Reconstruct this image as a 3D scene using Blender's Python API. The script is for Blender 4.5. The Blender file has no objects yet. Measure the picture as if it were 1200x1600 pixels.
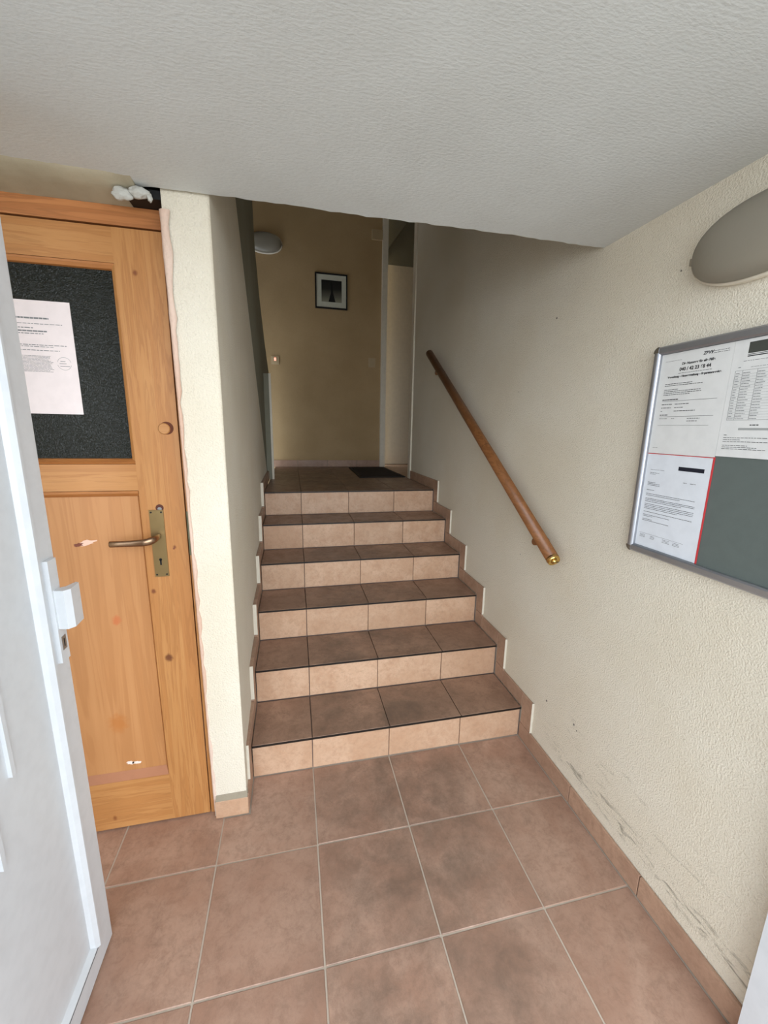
import bpy, bmesh, math, random
from mathutils import Vector, Matrix
random.seed(7)
S = bpy.context.scene
COL = S.collection

# ---------------------------------------------------------------- camera
cam_d = bpy.data.cameras.new('camera'); cam = bpy.data.objects.new('camera', cam_d); COL.objects.link(cam)
cam_d.sensor_fit = 'VERTICAL'; cam_d.sensor_height = 36.0
cam_d.lens = 629.0107 / 1600 * 36.0
cam_d.clip_start = 0.02; cam_d.clip_end = 200
r_ = Vector((0.97594223, -0.21734965, 0.01720139)); u_ = Vector((0.02770544, 0.2018838, 0.97901754)); f_ = Vector((0.21626181, 0.95498799, -0.20304869))
M = Matrix((( r_.x, u_.x, -f_.x, -0.0456497), (r_.y, u_.y, -f_.y, -1.48638246), (r_.z, u_.z, -f_.z, 1.42413808), (0, 0, 0, 1)))
cam.matrix_world = M
S.camera = cam

# ---------------------------------------------------------------- world, lights, exposure
W = bpy.data.worlds.new('overcast_sky'); S.world = W; W.use_nodes = True
bg = W.node_tree.nodes['Background']; bg.inputs['Color'].default_value = (0.84, 0.92, 1.0, 1); bg.inputs['Strength'].default_value = 1.95

def area(name, loc, target, sx, sy, power, col):
    d = bpy.data.lights.new(name, 'AREA'); d.shape = 'RECTANGLE'; d.size = sx; d.size_y = sy; d.energy = power; d.color = col
    o = bpy.data.objects.new(name, d); COL.objects.link(o); o.location = loc
    o.rotation_euler = (Vector(target) - Vector(loc)).to_track_quat('-Z', 'Y').to_euler()
    return o
area('daylight_outside_entrance', (0.3, -3.8, 1.8), (0.3, 0.6, 1.1), 4.6, 2.6, 92, (0.90, 0.95, 1.0))
area('stairwell_fill_above', (-0.9, 1.2, 4.05), (0.4, 1.8, 1.0), 0.8, 0.8, 0.3, (1.0, 0.88, 0.72))  # weak warm fill lamp added inside the closed upper stairwell, no opening there

S.view_settings.view_transform = 'Standard'; S.view_settings.look = 'None'; S.view_settings.gamma = 1
S.view_settings.use_curve_mapping = False; S.view_settings.exposure = 0.48

# ---------------------------------------------------------------- constants
T = 0.332
XR, XRW = 0.966, 0.976            # skirting face and wall face on the right
XL, XLW = -0.243, -0.26           # the same on the left of the stairs
YS = [0, 0.2631, 0.5304, 0.7974, 1.0642, 1.3309]
ZS = [0, 0.158, 0.3266, 0.4944, 0.6585, 0.8241, 0.9883]
ZL = ZS[6]
ZC = 2.021
YB = 3.12

# ---------------------------------------------------------------- material helpers
def srgb(r, g, b):
    f = lambda c: (c/255/12.92) if c/255 <= 0.04045 else ((c/255 + 0.055)/1.055)**2.4
    return (f(r), f(g), f(b), 1)
class Mat:
    def __init__(s, name, rough=0.6, metal=0.0, spec=0.4):
        s.m = bpy.data.materials.new(name); s.m.use_nodes = True; s.t = s.m.node_tree
        s.b = s.t.nodes['Principled BSDF']; s.b.inputs['Roughness'].default_value = rough
        s.b.inputs['Metallic'].default_value = metal; s.b.inputs['Specular IOR Level'].default_value = spec
    def n(s, typ, **kw):
        nd = s.t.nodes.new(typ)
        for k, v in kw.items(): setattr(nd, k, v)
        return nd
    def l(s, a, b): s.t.links.new(a, b)
    def coords(s, scale=(1,1,1), rnd=False, kind='Object'):
        tc = s.n('ShaderNodeTexCoord'); mp = s.n('ShaderNodeMapping'); mp.inputs['Scale'].default_value = scale
        s.l(tc.outputs[kind], mp.inputs['Vector'])
        if rnd:
            oi = s.n('ShaderNodeObjectInfo'); mu = s.n('ShaderNodeMath', operation='MULTIPLY'); mu.inputs[1].default_value = 37.0
            s.l(oi.outputs['Random'], mu.inputs[0]); s.l(mu.outputs[0], mp.inputs['Location'])
        return mp.outputs['Vector']
    def pos(s): return s.n('ShaderNodeNewGeometry').outputs['Position']
    def noise(s, vec, scale, detail=3, rough=0.55, dist=0.0):
        nd = s.n('ShaderNodeTexNoise'); nd.inputs['Scale'].default_value = scale; nd.inputs['Detail'].default_value = detail
        nd.inputs['Roughness'].default_value = rough; nd.inputs['Distortion'].default_value = dist
        s.l(vec, nd.inputs['Vector']); return nd.outputs['Fac']
    def ramp(s, fac, stops):
        nd = s.n('ShaderNodeValToRGB'); e = nd.color_ramp.elements
        while len(e) > 1: e.remove(e[-1])
        e[0].position = stops[0][0]; e[0].color = stops[0][1]
        for p, c in stops[1:]:
            k = e.new(p); k.color = c
        s.l(fac, nd.inputs['Fac']); return nd.outputs['Color']
    def mr(s, v, a, b, c=0.0, d=1.0, smooth=True):
        nd = s.n('ShaderNodeMapRange'); nd.interpolation_type = 'SMOOTHSTEP' if smooth else 'LINEAR'
        for i, x in zip((1, 2, 3, 4), (a, b, c, d)): nd.inputs[i].default_value = x
        s.l(v, nd.inputs[0]); return nd.outputs[0]
    def math(s, op, a, b=None):
        nd = s.n('ShaderNodeMath', operation=op)
        for i, x in enumerate((a, b)):
            if x is None: continue
            if isinstance(x, (int, float)): nd.inputs[i].default_value = x
            else: s.l(x, nd.inputs[i])
        return nd.outputs[0]
    def sep(s, v):
        nd = s.n('ShaderNodeSeparateXYZ'); s.l(v, nd.inputs[0]); return nd.outputs
    def mix(s, fac, a, b, mode='MIX'):
        nd = s.n('ShaderNodeMix', data_type='RGBA', blend_type=mode)
        for i, x in ((0, fac), (6, a), (7, b)):
            if isinstance(x, (int, float, tuple)): nd.inputs[i].default_value = x
            else: s.l(x, nd.inputs[i])
        return nd.outputs[2]
    def color(s, c):
        if isinstance(c, tuple): s.b.inputs['Base Color'].default_value = c
        else: s.l(c, s.b.inputs['Base Color'])
    def bump(s, h, strength=0.3, dist=0.003):
        nd = s.n('ShaderNodeBump'); nd.inputs['Strength'].default_value = strength; nd.inputs['Distance'].default_value = dist
        s.l(h, nd.inputs['Height']); s.l(nd.outputs[0], s.b.inputs['Normal'])

def simple(name, col, rough=0.5, metal=0.0, spec=0.4, bumps=None, var=0.95):
    M_ = Mat(name, rough, metal, spec); v = M_.coords()
    n = M_.noise(v, 30, 3)
    c2 = tuple(x*var for x in col[:3]) + (1,)
    M_.color(M_.mix(M_.mr(n, 0.35, 0.7), col, c2))
    if bumps: M_.bump(M_.noise(v, bumps[0], 2), bumps[1], bumps[2])
    return M_.m

def plaster(name, c1, c2, grain=130, strength=0.5, dist=0.004, dirt=False, stretch=(1,1,1), marks=()):
    M_ = Mat(name, 0.92, 0, 0.15); v = M_.pos(); 
    mp = M_.n('ShaderNodeMapping'); mp.inputs['Scale'].default_value = stretch; M_.l(v, mp.inputs['Vector'])
    col = M_.mix(M_.mr(M_.noise(v, 2.2, 4), 0.3, 0.7), c1, c2)
    g = M_.noise(mp.outputs[0], grain, 3, 0.6)
    col = M_.mix(M_.mr(g, 0.3, 0.5, 0.16, 0.0), col, tuple(x*0.62 for x in c1[:3])+(1,))
    if dirt:
        x, y, z = M_.sep(v)
        zz = M_.math('ADD', z, M_.math('MULTIPLY', M_.noise(v, 5, 3), 0.06))
        m2 = M_.n('ShaderNodeMapping'); m2.inputs['Scale'].default_value = (1, 14, 60); M_.l(v, m2.inputs['Vector'])
        st = M_.mr(M_.noise(m2.outputs[0], 1.0, 4, 0.7, 1.0), 0.5, 0.68)
        band = M_.math('MULTIPLY', M_.mr(zz, 0.13, 0.17), M_.mr(zz, 0.24, 0.19))
        yy = M_.mr(y, -0.12, -0.3)
        st2 = M_.mr(M_.noise(m2.outputs[0], 0.7, 4, 0.7, 1.0), 0.56, 0.75)
        band2 = M_.math('MULTIPLY', M_.mr(zz, 0.10, 0.2), M_.mr(zz, 0.5, 0.3))
        f = M_.math('MULTIPLY', M_.math('MAXIMUM', M_.math('MULTIPLY', M_.math('MULTIPLY', st, band), 0.75), M_.math('MULTIPLY', M_.math('MULTIPLY', st2, band2), 0.35)), yy)
        col = M_.mix(f, col, srgb(120, 112, 95))
    for (px, py, pz, rr) in marks:
        dn = M_.n('ShaderNodeVectorMath', operation='DISTANCE'); dn.inputs[1].default_value = (px, py, pz); M_.l(v, dn.inputs[0])
        dd = M_.math('ADD', dn.outputs['Value'], M_.math('MULTIPLY', M_.noise(v, 260, 2), rr*1.2))
        col = M_.mix(M_.mr(dd, rr*1.1, rr*1.4, 0.8, 0.0), col, srgb(50, 45, 42))
    M_.color(col); M_.bump(g, strength, dist); return M_.m

def tile_mat(name, c1, c2, c3, wear=0.0, rough=0.38):
    M_ = Mat(name, rough, 0, 0.45); v = M_.coords(rnd=True)
    n1 = M_.noise(v, 5.5, 5, 0.6, 0.4); n2 = M_.noise(v, 17, 8, 0.8, 0.3); n3 = M_.noise(v, 120, 3)
    col = M_.mix(M_.mr(n1, 0.32, 0.68), c1, c2)
    col = M_.mix(M_.mr(n2, 0.44, 0.72, 0, 0.6), col, c3)
    col = M_.mix(M_.mr(n3, 0.40, 0.7, 0.0, 0.22), col, tuple(x*0.7 for x in c1[:3])+(1,))
    col = M_.mix(M_.mr(M_.noise(v, 45, 5, 0.75, 0.6), 0.45, 0.7, 0.0, 0.5), col, tuple(x*0.74 for x in c2[:3])+(1,))
    oi = M_.n('ShaderNodeObjectInfo')
    col = M_.mix(M_.mr(oi.outputs['Random'], 0, 1, 0.0, 0.28), col, tuple(x*0.72 for x in c2[:3])+(1,))
    if wear:
        p = M_.pos(); x, y, z = M_.sep(p)
        wx = M_.math('MULTIPLY', M_.mr(x, -0.18, 0.2), M_.mr(x, 0.85, 0.4))
        wn = M_.mr(M_.noise(p, 5, 6, 0.72, 0.2), 0.25, 0.75)
        col = M_.mix(M_.math('MULTIPLY', M_.math('MULTIPLY', wx, wn), wear), col, srgb(98, 82, 70))
    M_.color(col)
    rr = M_.mr(n2, 0.3, 0.7, rough-0.06, rough+0.14); M_.l(rr, M_.b.inputs['Roughness'])
    M_.bump(M_.math('ADD', n3, n2), 0.18, 0.0015); return M_.m

def wood(name, c1, c2, c3, axis=2, rough=0.42, knots=(), scale=1.0):
    M_ = Mat(name, rough, 0, 0.4); sc = [22*scale]*3; sc[axis] = 1.1*scale
    v = M_.coords(tuple(sc)); tc = M_.coords()
    n = M_.noise(v, 1.6, 4, 0.6, 0.9); fine = M_.noise(v, 7, 3, 0.7)
    wv = M_.n('ShaderNodeMath', operation='SINE'); M_.l(M_.math('MULTIPLY', n, 38.0), wv.inputs[0])
    col = M_.mix(M_.mr(n, 0.3, 0.7), c1, c2)
    col = M_.mix(M_.mr(wv.outputs[0], 0.1, 1.0, 0.0, 0.34), col, c3)
    col = M_.mix(M_.mr(fine, 0.5, 0.8, 0.0, 0.3), col, c3)
    col = M_.mix(M_.mr(M_.noise(tc, 3.0, 3), 0.4, 0.7, 0.0, 0.35), col, c2)
    for kx, kz, rr, fade, kc in knots:
        x, y, z = M_.sep(tc)
        d = M_.math('SQRT', M_.math('ADD', M_.math('POWER', M_.math('SUBTRACT', x, kx), 2.0), M_.math('MULTIPLY', M_.math('POWER', M_.math('SUBTRACT', z, kz), 2.0), 0.6)))
        d = M_.math('ADD', d, M_.math('MULTIPLY', M_.noise(tc, 70, 2), rr*1.3))
        col = M_.mix(M_.mr(d, rr*1.1, rr*(1.5+fade)+0.002, 0.85, 0.0), col, kc)
    M_.color(col); M_.bump(M_.math('ADD', n, fine), 0.12, 0.001); return M_.m

CREAM1, CREAM2 = srgb(228, 220, 203), srgb(222, 212, 192)
m_wall = plaster('cream_roughcast_plaster', CREAM1, CREAM2, 210, 0.85, 0.0045, dirt=True,
    marks=[(XRW, 0.024, 1.859, .006), (XRW, -0.165, 0.303, .007), (XRW, -0.335, 0.325, .006), (XRW, -0.353, 0.312, .005), (XRW, -0.505, 1.849, .004), (XRW, 0.26, 1.60, .004), (XRW, 0.13, 0.86, .004)])
m_pillar = plaster('cream_roughcast_pillar', CREAM1, CREAM2, 200, 0.85, 0.0045)
m_yellow = plaster('ochre_hall_paint', srgb(182, 156, 118), srgb(172, 146, 108), 90, 0.12, 0.002)
m_ceiling = plaster('white_brushed_ceiling', srgb(214, 217, 216), srgb(206, 208, 206), 150, 0.35, 0.0025, stretch=(0.6, 1.3, 1))
m_greywall = plaster('grey_balustrade_paint', srgb(150, 148, 132), srgb(138, 136, 120), 90, 0.3, 0.003)
m_white = simple('white_lacquer', srgb(226, 218, 200), 0.4)
m_edge = simple('white_painted_edge', srgb(216, 208, 192), 0.7)
m_pvc = simple('white_pvc', srgb(208, 211, 214), 0.32, spec=0.5)
m_gasket = simple('grey_gasket', srgb(90, 94, 100), 0.6)
m_grout = simple('floor_grout', srgb(184, 170, 154), 0.9, bumps=(120, 0.4, 0.002))
m_groutg = simple('stair_grout', srgb(132, 116, 108), 0.9, bumps=(120, 0.4, 0.002))
m_tile = tile_mat('terracotta_floor_tile', srgb(180, 148, 128), srgb(162, 126, 106), srgb(120, 96, 80), wear=0.75)
m_tread = tile_mat('terracotta_tread_tile', srgb(170, 136, 114), srgb(146, 114, 94), srgb(104, 83, 68), wear=0.85)
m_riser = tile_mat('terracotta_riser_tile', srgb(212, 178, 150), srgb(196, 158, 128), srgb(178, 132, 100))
m_skirt = tile_mat('terracotta_skirting_tile', srgb(184, 150, 126), srgb(170, 136, 114), srgb(144, 112, 92))
m_nose = simple('dark_nosing', srgb(26, 20, 15), 0.5)
m_mortar = simple('grey_mortar', srgb(150, 140, 122), 0.95, bumps=(90, 0.6, 0.004))
PW = (srgb(190, 138, 84), srgb(176, 120, 68), srgb(148, 96, 52))
m_pine_v = wood('pine_stile', *PW, axis=2, knots=[(-0.474, 0.654, .010, .5, srgb(92, 44, 26)), (-0.462, 1.837, .005, .5, srgb(120, 64, 34)), (-0.499, 0.895, .006, .4, srgb(110, 56, 32)), (-0.425, 1.04, .004, .4, srgb(110, 56, 32))])
m_pine_h = wood('pine_rail', *PW, axis=0, knots=[(-0.70, 0.05, .006, .5, srgb(130, 74, 40))])
m_pine_m = wood('pine_moulding', srgb(178, 118, 66), srgb(162, 102, 52), srgb(130, 78, 40), axis=0)
m_ply = wood('pine_plywood_panel', srgb(190, 138, 90), srgb(178, 124, 76), srgb(158, 106, 62), axis=2, scale=0.3, knots=[(-0.62, 0.80, .011, .6, srgb(186, 104, 60)), (-0.655, 0.42, .02, 1.0, srgb(176, 112, 58))])
m_framewood = wood('old_frame_wood', srgb(196, 132, 80), srgb(170, 108, 62), srgb(130, 82, 48), axis=0)
m_rail = wood('brown_beech_rail', srgb(140, 92, 54), srgb(120, 76, 42), srgb(92, 56, 30), axis=1, rough=0.35)
m_brass = simple('polished_brass', srgb(214, 178, 104), 0.16, 1.0)
m_oldbrass = simple('aged_brass', srgb(150, 128, 88), 0.34, 0.85)
m_handle = simple('worn_brass_handle', srgb(150, 122, 98), 0.24, 0.95)
m_black = simple('black', srgb(14, 13, 12), 0.6)
m_ink = simple('black_print', srgb(46, 46, 48), 0.8)
m_inkgrey = simple('grey_print', srgb(120, 122, 122), 0.8)
m_blue = simple('dark_print_bar', srgb(24, 26, 40), 0.7)
m_red = simple('red_edging', srgb(206, 62, 66), 0.6)
m_paper = simple('white_paper', srgb(222, 222, 220), 0.75)
m_paper2 = simple('bluish_white_paper', srgb(222, 226, 232), 0.75)
m_paper3 = simple('pinkish_white_paper', srgb(226, 214, 212), 0.75)
m_alu = simple('brushed_aluminium', srgb(170, 172, 178), 0.34, 0.8)
m_chrome = simple('chrome_corner', srgb(190, 190, 190), 0.15, 1.0)
m_felt = simple('grey_backing', srgb(96, 104, 100), 0.9, bumps=(300, 0.2, 0.001))
m_mat = simple('dark_doormat_pile', srgb(44, 34, 28), 0.95, bumps=(260, 1.0, 0.006))
m_rubber = simple('black_rubber_border', srgb(22, 19, 17), 0.7)
m_switch = simple('ivory_switch', srgb(186, 164, 128), 0.4)
m_foam = plaster('white_foam', srgb(225, 226, 220), srgb(180, 178, 170), 60, 0.8, 0.006)
m_pinkplaster = plaster('pinkish_filler', srgb(226, 204, 188), srgb(208, 172, 150), 60, 0.8, 0.005)
m_dirtyplaster = plaster('smoothed_grey_plaster', srgb(196, 186, 162), srgb(158, 148, 126), 30, 0.35, 0.005)
m_lino = simple('outside_paving', srgb(165, 160, 150), 0.9)
m_photo = Mat('dark_photograph', 0.5)
_z = m_photo.sep(m_photo.pos())[2]
m_photo.color(m_photo.ramp(m_photo.mr(_z, 2.711, 2.92, smooth=False), [(0.0, srgb(150, 148, 128)), (0.25, srgb(104, 102, 88)), (0.6, srgb(40, 38, 34)), (1.0, srgb(14, 13, 12))])); m_photo = m_photo.m
_g = Mat('dark_green_textured_glass', 0.18, 0, 0.5); _v = _g.coords((1, 1, 1.0))
_g.color(srgb(26, 29, 20)); _g.b.inputs['Transmission Weight'].default_value = 0.4; _g.b.inputs['Specular IOR Level'].default_value = 0.14
_n = _g.noise(_v, 110, 3, 0.6, 1.5); _g.bump(_n, 0.8, 0.003); m_glass = _g.m
_g = Mat('frosted_lamp_glass', 0.35, 0, 0.5); _v = _g.coords()
_g.color(srgb(178, 172, 158)); _g.b.inputs['Transmission Weight'].default_value = 0.55
_g.bump(_g.noise(_v, 60, 2), 0.15, 0.002); m_lamp = _g.m
m_led = Mat('red_pilot_light', 0.4); m_led.color((1, .3, .2, 1)); m_led.b.inputs['Emission Color'].default_value = (1, .35, .25, 1); m_led.b.inputs['Emission Strength'].default_value = 1.2; m_led = m_led.m

# ---------------------------------------------------------------- mesh helpers
def link(name, me, mat, parent=None):
    o = bpy.data.objects.new(name, me); COL.objects.link(o)
    if mat is not None and not me.materials: me.materials.append(mat)
    if parent is not None:
        o.parent = parent
        q = parent; off = Vector((0, 0, 0))
        while q is not None: off += q.location; q = q.parent
        o.location = -off
    return o
def smooth(o):
    for p in o.data.polygons: p.use_smooth = True
    return o
def bm_obj(name, bm, mat, parent=None, sm=False, bevel=0, seg=2):
    if bevel: bmesh.ops.bevel(bm, geom=[e for e in bm.edges if e.is_manifold and e.calc_face_angle(0) > 0.6], offset=bevel, segments=seg, affect='EDGES', clamp_overlap=True)
    bmesh.ops.recalc_face_normals(bm, faces=bm.faces)
    me = bpy.data.meshes.new(name); bm.to_mesh(me); bm.free()
    o = link(name, me, mat, parent)
    return smooth(o) if sm else o
def bm_box(bm, a, b):
    x0, x1 = sorted((a[0], b[0])); y0, y1 = sorted((a[1], b[1])); z0, z1 = sorted((a[2], b[2]))
    v = [bm.verts.new(c) for c in ((x0,y0,z0),(x1,y0,z0),(x1,y1,z0),(x0,y1,z0),(x0,y0,z1),(x1,y0,z1),(x1,y1,z1),(x0,y1,z1))]
    for f in ((0,3,2,1),(4,5,6,7),(0,1,5,4),(1,2,6,5),(2,3,7,6),(3,0,4,7)): bm.faces.new([v[i] for i in f])
def box(name, a, b, mat, parent=None, bevel=0, seg=2):
    bm = bmesh.new(); bm_box(bm, a, b); return bm_obj(name, bm, mat, parent, bevel=bevel, seg=seg)
def prism_bm(bm, pts, axis, a, b):
    def mk(p, v):
        q = list(p); q.insert(axis, v); return q
    A = [bm.verts.new(mk(p, a)) for p in pts]; B = [bm.verts.new(mk(p, b)) for p in pts]
    n = len(pts); bm.faces.new(A); bm.faces.new(B[::-1])
    for i in range(n): bm.faces.new((A[i], B[i], B[(i+1) % n], A[(i+1) % n]))
def prism(name, pts, axis, a, b, mat, parent=None, bevel=0, seg=2):
    bm = bmesh.new(); prism_bm(bm, pts, axis, a, b); return bm_obj(name, bm, mat, parent, bevel=bevel, seg=seg)
def cyl_bm(bm, p, q, r, seg=20, r2=None):
    p, q = Vector(p), Vector(q); d = q - p
    mt = Matrix.Translation((p+q)/2) @ d.to_track_quat('Z', 'Y').to_matrix().to_4x4()
    bmesh.ops.create_cone(bm, cap_ends=True, segments=seg, radius1=r, radius2=r if r2 is None else r2, depth=d.length, matrix=mt)
def cyl(name, p, q, r, mat, parent=None, seg=20, r2=None, sm=True, bevel=0):
    bm = bmesh.new(); cyl_bm(bm, p, q, r, seg, r2); o = bm_obj(name, bm, mat, parent, bevel=bevel)
    if sm:
        for pl in o.data.polygons: pl.use_smooth = len(pl.vertices) == 4
    return o
def thing(name, label, cat, loc=(0, 0, 0), group=None):
    o = bpy.data.objects.new(name, None); COL.objects.link(o); o.location = loc; o.empty_display_size = 0.1
    return tag(o, label, cat, group)
def tag(o, label, cat, group=None):
    o['label'] = label; o['category'] = cat
    if group: o['group'] = group
    return o
def struct(o, label=None):
    o['kind'] = 'structure'
    if label: o['label'] = label
    return o

_cache = {}
def tile(name, a, b, mat, parent, bevel=0.0016):
    """one tile between corners a and b; alike tiles share their mesh"""
    lo = [min(a[i], b[i]) for i in range(3)]; hi = [max(a[i], b[i]) for i in range(3)]
    dim = tuple(round(hi[i]-lo[i], 3) for i in range(3)); key = (name, dim, mat.name)
    if key not in _cache:
        bm = bmesh.new(); h = [d/2 for d in dim]; bm_box(bm, [-x for x in h], h)
        bmesh.ops.bevel(bm, geom=bm.edges[:], offset=bevel, segments=1, affect='EDGES')
        me = bpy.data.meshes.new(name); bm.to_mesh(me); bm.free(); me.materials.append(mat); _cache[key] = me
    o = bpy.data.objects.new(name, _cache[key]); COL.objects.link(o); o.parent = parent
    o.location = Vector([(lo[i]+hi[i])/2 for i in range(3)]) - parent.location
    return o

# ---------------------------------------------------------------- floor
G = 0.005
floor = struct(box('floor', (-1.3, 0.10, -0.12), (XRW+.06, -1.25, -0.0025), m_grout), 'terracotta tiled entrance floor')
colx = [-1.28, -0.996, -0.664, -0.332, 0, 0.332, 0.664, XR]
rowy = [0.0, -0.331, -0.6637, -0.9964, -1.24]
for i in range(len(colx)-1):
    for j in range(len(rowy)-1):
        y1 = rowy[j]
        if j == 0 and colx[i+1] <= 0.001: y1 = -0.06 if colx[i+1] < -0.4 else 0.0
        x0, x1 = colx[i]+G/2, colx[i+1]-G/2
        if j == 0 and i == 3:   # tile cut around the foot of the pillar
            prism('tile', [(x0, rowy[1]+G/2), (x1, rowy[1]+G/2), (x1, -G/2), (XL+.004, -G/2), (XL+.004, -0.165), (x0, -0.165)], 2, -0.010, 0.0002, m_tile, floor, bevel=0.0016, seg=1); continue
        tile('tile', (x0, rowy[j+1]+G/2, -0.010), (x1, y1-G/2, random.uniform(-.0004, .0006)), m_tile, floor)
ground = struct(box('floor_outside', (-6, -1.25, -0.2), (6, -9, -0.03), m_lino), 'paved ground outside the entrance')

# ---------------------------------------------------------------- right wall, back wall, left walls
def wall_obj(name, o, label=None): return struct(o, label)
struct(box('wall_right', (XRW, -1.25, -0.1), (XRW+0.16, 2.03, 4.2), m_wall), 'cream roughcast wall right of the stairs')
struct(box('wall_back', (-1.35, YB, 0.6), (0.985, YB+0.14, 4.2), m_yellow), 'ochre painted wall at the back of the landing')
# left stair wall with pillar: front face leans a little, upper edge slopes with the upper flight
bm = bmesh.new()
Lf, Lt = -0.145, -0.200
pts_s = [(Lf, -0.1), (2.02, -0.1), (2.02, 1.0), (0.605, 2.392), (0.0, 2.98), (Lt-0.001, 2.98), (Lt, 2.05), (Lt, ZC)]
def wall_section(y, xa, z0, z1, xb=None): return [(-0.365, y, z0), (xa, y, z0), (xa if xb is None else xb, y + (0 if xb is None else Lt-Lf), z1), (-0.365, y + (0 if xb is None else Lt-Lf), z1)]
secs = [wall_section(Lf, -0.251, -0.1, 2.08, -0.2435), wall_section(0.35, XLW, -0.1, 2.64)]
secs[0].insert(3, (-0.2435, -0.205, 2.9)); secs[0][4] = (-0.365, -0.205, 2.9)
secs[1] = [(-0.365, 0.35, -0.1), (XLW, 0.35, -0.1), (XLW, 0.35, 2.10), (XLW, 0.35, 2.645), (-0.365, 0.35, 2.645)]
secs.append([(-0.365, 0.605, -0.1), (XLW, 0.605, -0.1), (XLW, 0.605, 1.9), (XLW, 0.605, 2.392), (-0.365, 0.605, 2.392)])
secs.append([(-0.365, 2.02, -0.1), (XLW, 2.02, -0.1), (XLW, 2.02, 0.6), (XLW, 2.02, 1.0), (-0.365, 2.02, 1.0)])
VS = [[bm.verts.new(c) for c in q] for q in secs]
for A, B in zip(VS, VS[1:]):
    for j in range(5): bm.faces.new((A[j], A[(j+1) % 5], B[(j+1) % 5], B[j]))
bm.faces.new(VS[0]); bm.faces.new(VS[-1][::-1])
struct(bm_obj('wall_left', bm, m_pillar, bevel=0.014, seg=3), 'cream roughcast pillar and wall left of the stairs')
# solid balustrade of the upper flight beyond the sloped edge
pp = [(1.3, 0.95), (2.9, 0.95), (2.92, 1.95), (2.46, 2.123), (2.235, 2.237), (1.963, 2.381), (1.70, 2.62), (1.66, 2.85), (1.45, 3.2), (0.3, 4.15), (0.3, 2.3)]
struct(prism('wall_balustrade', pp, 0, -0.31, -0.263, m_greywall), 'grey painted balustrade wall left of the landing')
struct(box('wall_upper_left', (-1.35, -0.2, 2.1), (-1.25, YB, 4.2), m_yellow))
struct(box('ceiling_upper', (-1.4, -0.4, 4.15), (2.2, 3.7, 4.3), m_ceiling), 'ceiling of the stairwell')
# white newel / frame post at landing
tp = thing('newel_post', 'white painted post at the left edge of the upper landing', 'post', (-0.222, 2.02, ZL))
box('post', (-0.262, 2.025, ZL), (-0.207, 2.06, 1.842), m_greywall, tp, bevel=0.003)
box('cover_strip', (-0.222, 2.018, ZL), (-0.205, 2.0245, 1.842), m_white, tp, bevel=0.002)

# ---------------------------------------------------------------- ceiling with ragged plaster edge
bm = bmesh.new(); n = 90; x0, x1 = -1.3, XRW+0.02
low, up = [], []
for i in range(n+1):
    x = x0+(x1-x0)*i/n
    low.append(bm.verts.new((x, -0.200+random.uniform(-.0035, .0035)+0.003*math.sin(x*9), ZC)))
    up.append(bm.verts.new((x, -0.190, ZC+0.02+random.uniform(0, .004))))
fl = [bm.verts.new((x0+(x1-x0)*i/n, -1.3, ZC)) for i in range(n+1)]
fu = [bm.verts.new((x0+(x1-x0)*i/n, -1.3, ZC+0.35)) for i in range(n+1)]
tu = [bm.verts.new((x0+(x1-x0)*i/n, -0.190, ZC+0.35)) for i in range(n+1)]
for i in range(n):
    for A, B in ((fl, low), (low, up), (up, tu), (tu, fu), (fu, fl)):
        bm.faces.new((A[i], A[i+1], B[i+1], B[i]))
struct(bm_obj('ceiling', bm, m_ceiling), 'low white brushed-plaster ceiling')
struct(box('wall_above_ceiling', (-1.3, -0.42, ZC+0.36), (XRW, -0.30, 4.2), m_yellow))

# ---------------------------------------------------------------- stairs
st = tag(prism('staircase', [(-0.006+YS[0]+0.010, -0.09)] + [p for k in range(6) for p in ((YS[k]+0.010, ZS[k+1]-0.013), ((YS[k+1]+0.010) if k < 5 else YB-.001, ZS[k+1]-0.013))] + [(YB-.001, 0.6), (1.4, 0.5), (0.3, -0.09)], 0, XL+.0005, XRW-.002, m_groutg),
    'six terracotta tiled steps rising to the upper landing', 'stairs')
sx = [XL, 0, 0.332, 0.664, XR]; g = 0.0035
for k in range(6):
    y, zt, zb = YS[k], ZS[k+1], ZS[k]
    for i in range(4):
        a, b = sx[i]+g/2, sx[i+1]-g/2
        tile('riser_tile', (a, y, zb+0.003), (b, y+0.0095, zt-0.0105), m_riser, st, 0.001)
        if k < 5: tile('tread_tile', (a, y-0.008, zt-0.009), (b, YS[k+1]-g, zt), m_tread, st, 0.001)
    box('nosing_strip', (XL+.002, y-0.0105, zt-0.0095), (XR-.002, y-0.0078, zt-0.0012), m_nose, st)
ly = [YS[5]-0.008, 1.66, 1.99, 2.32, 2.65, 2.98, YB]
for j in range(6):
    for i in range(4):
        tile('landing_tile', (sx[i]+g/2, ly[j]+(g/2 if j else 0), ZL-0.009), (sx[i+1]-g/2, ly[j+1]-g/2, ZL), m_tread, st, 0.001)
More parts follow.
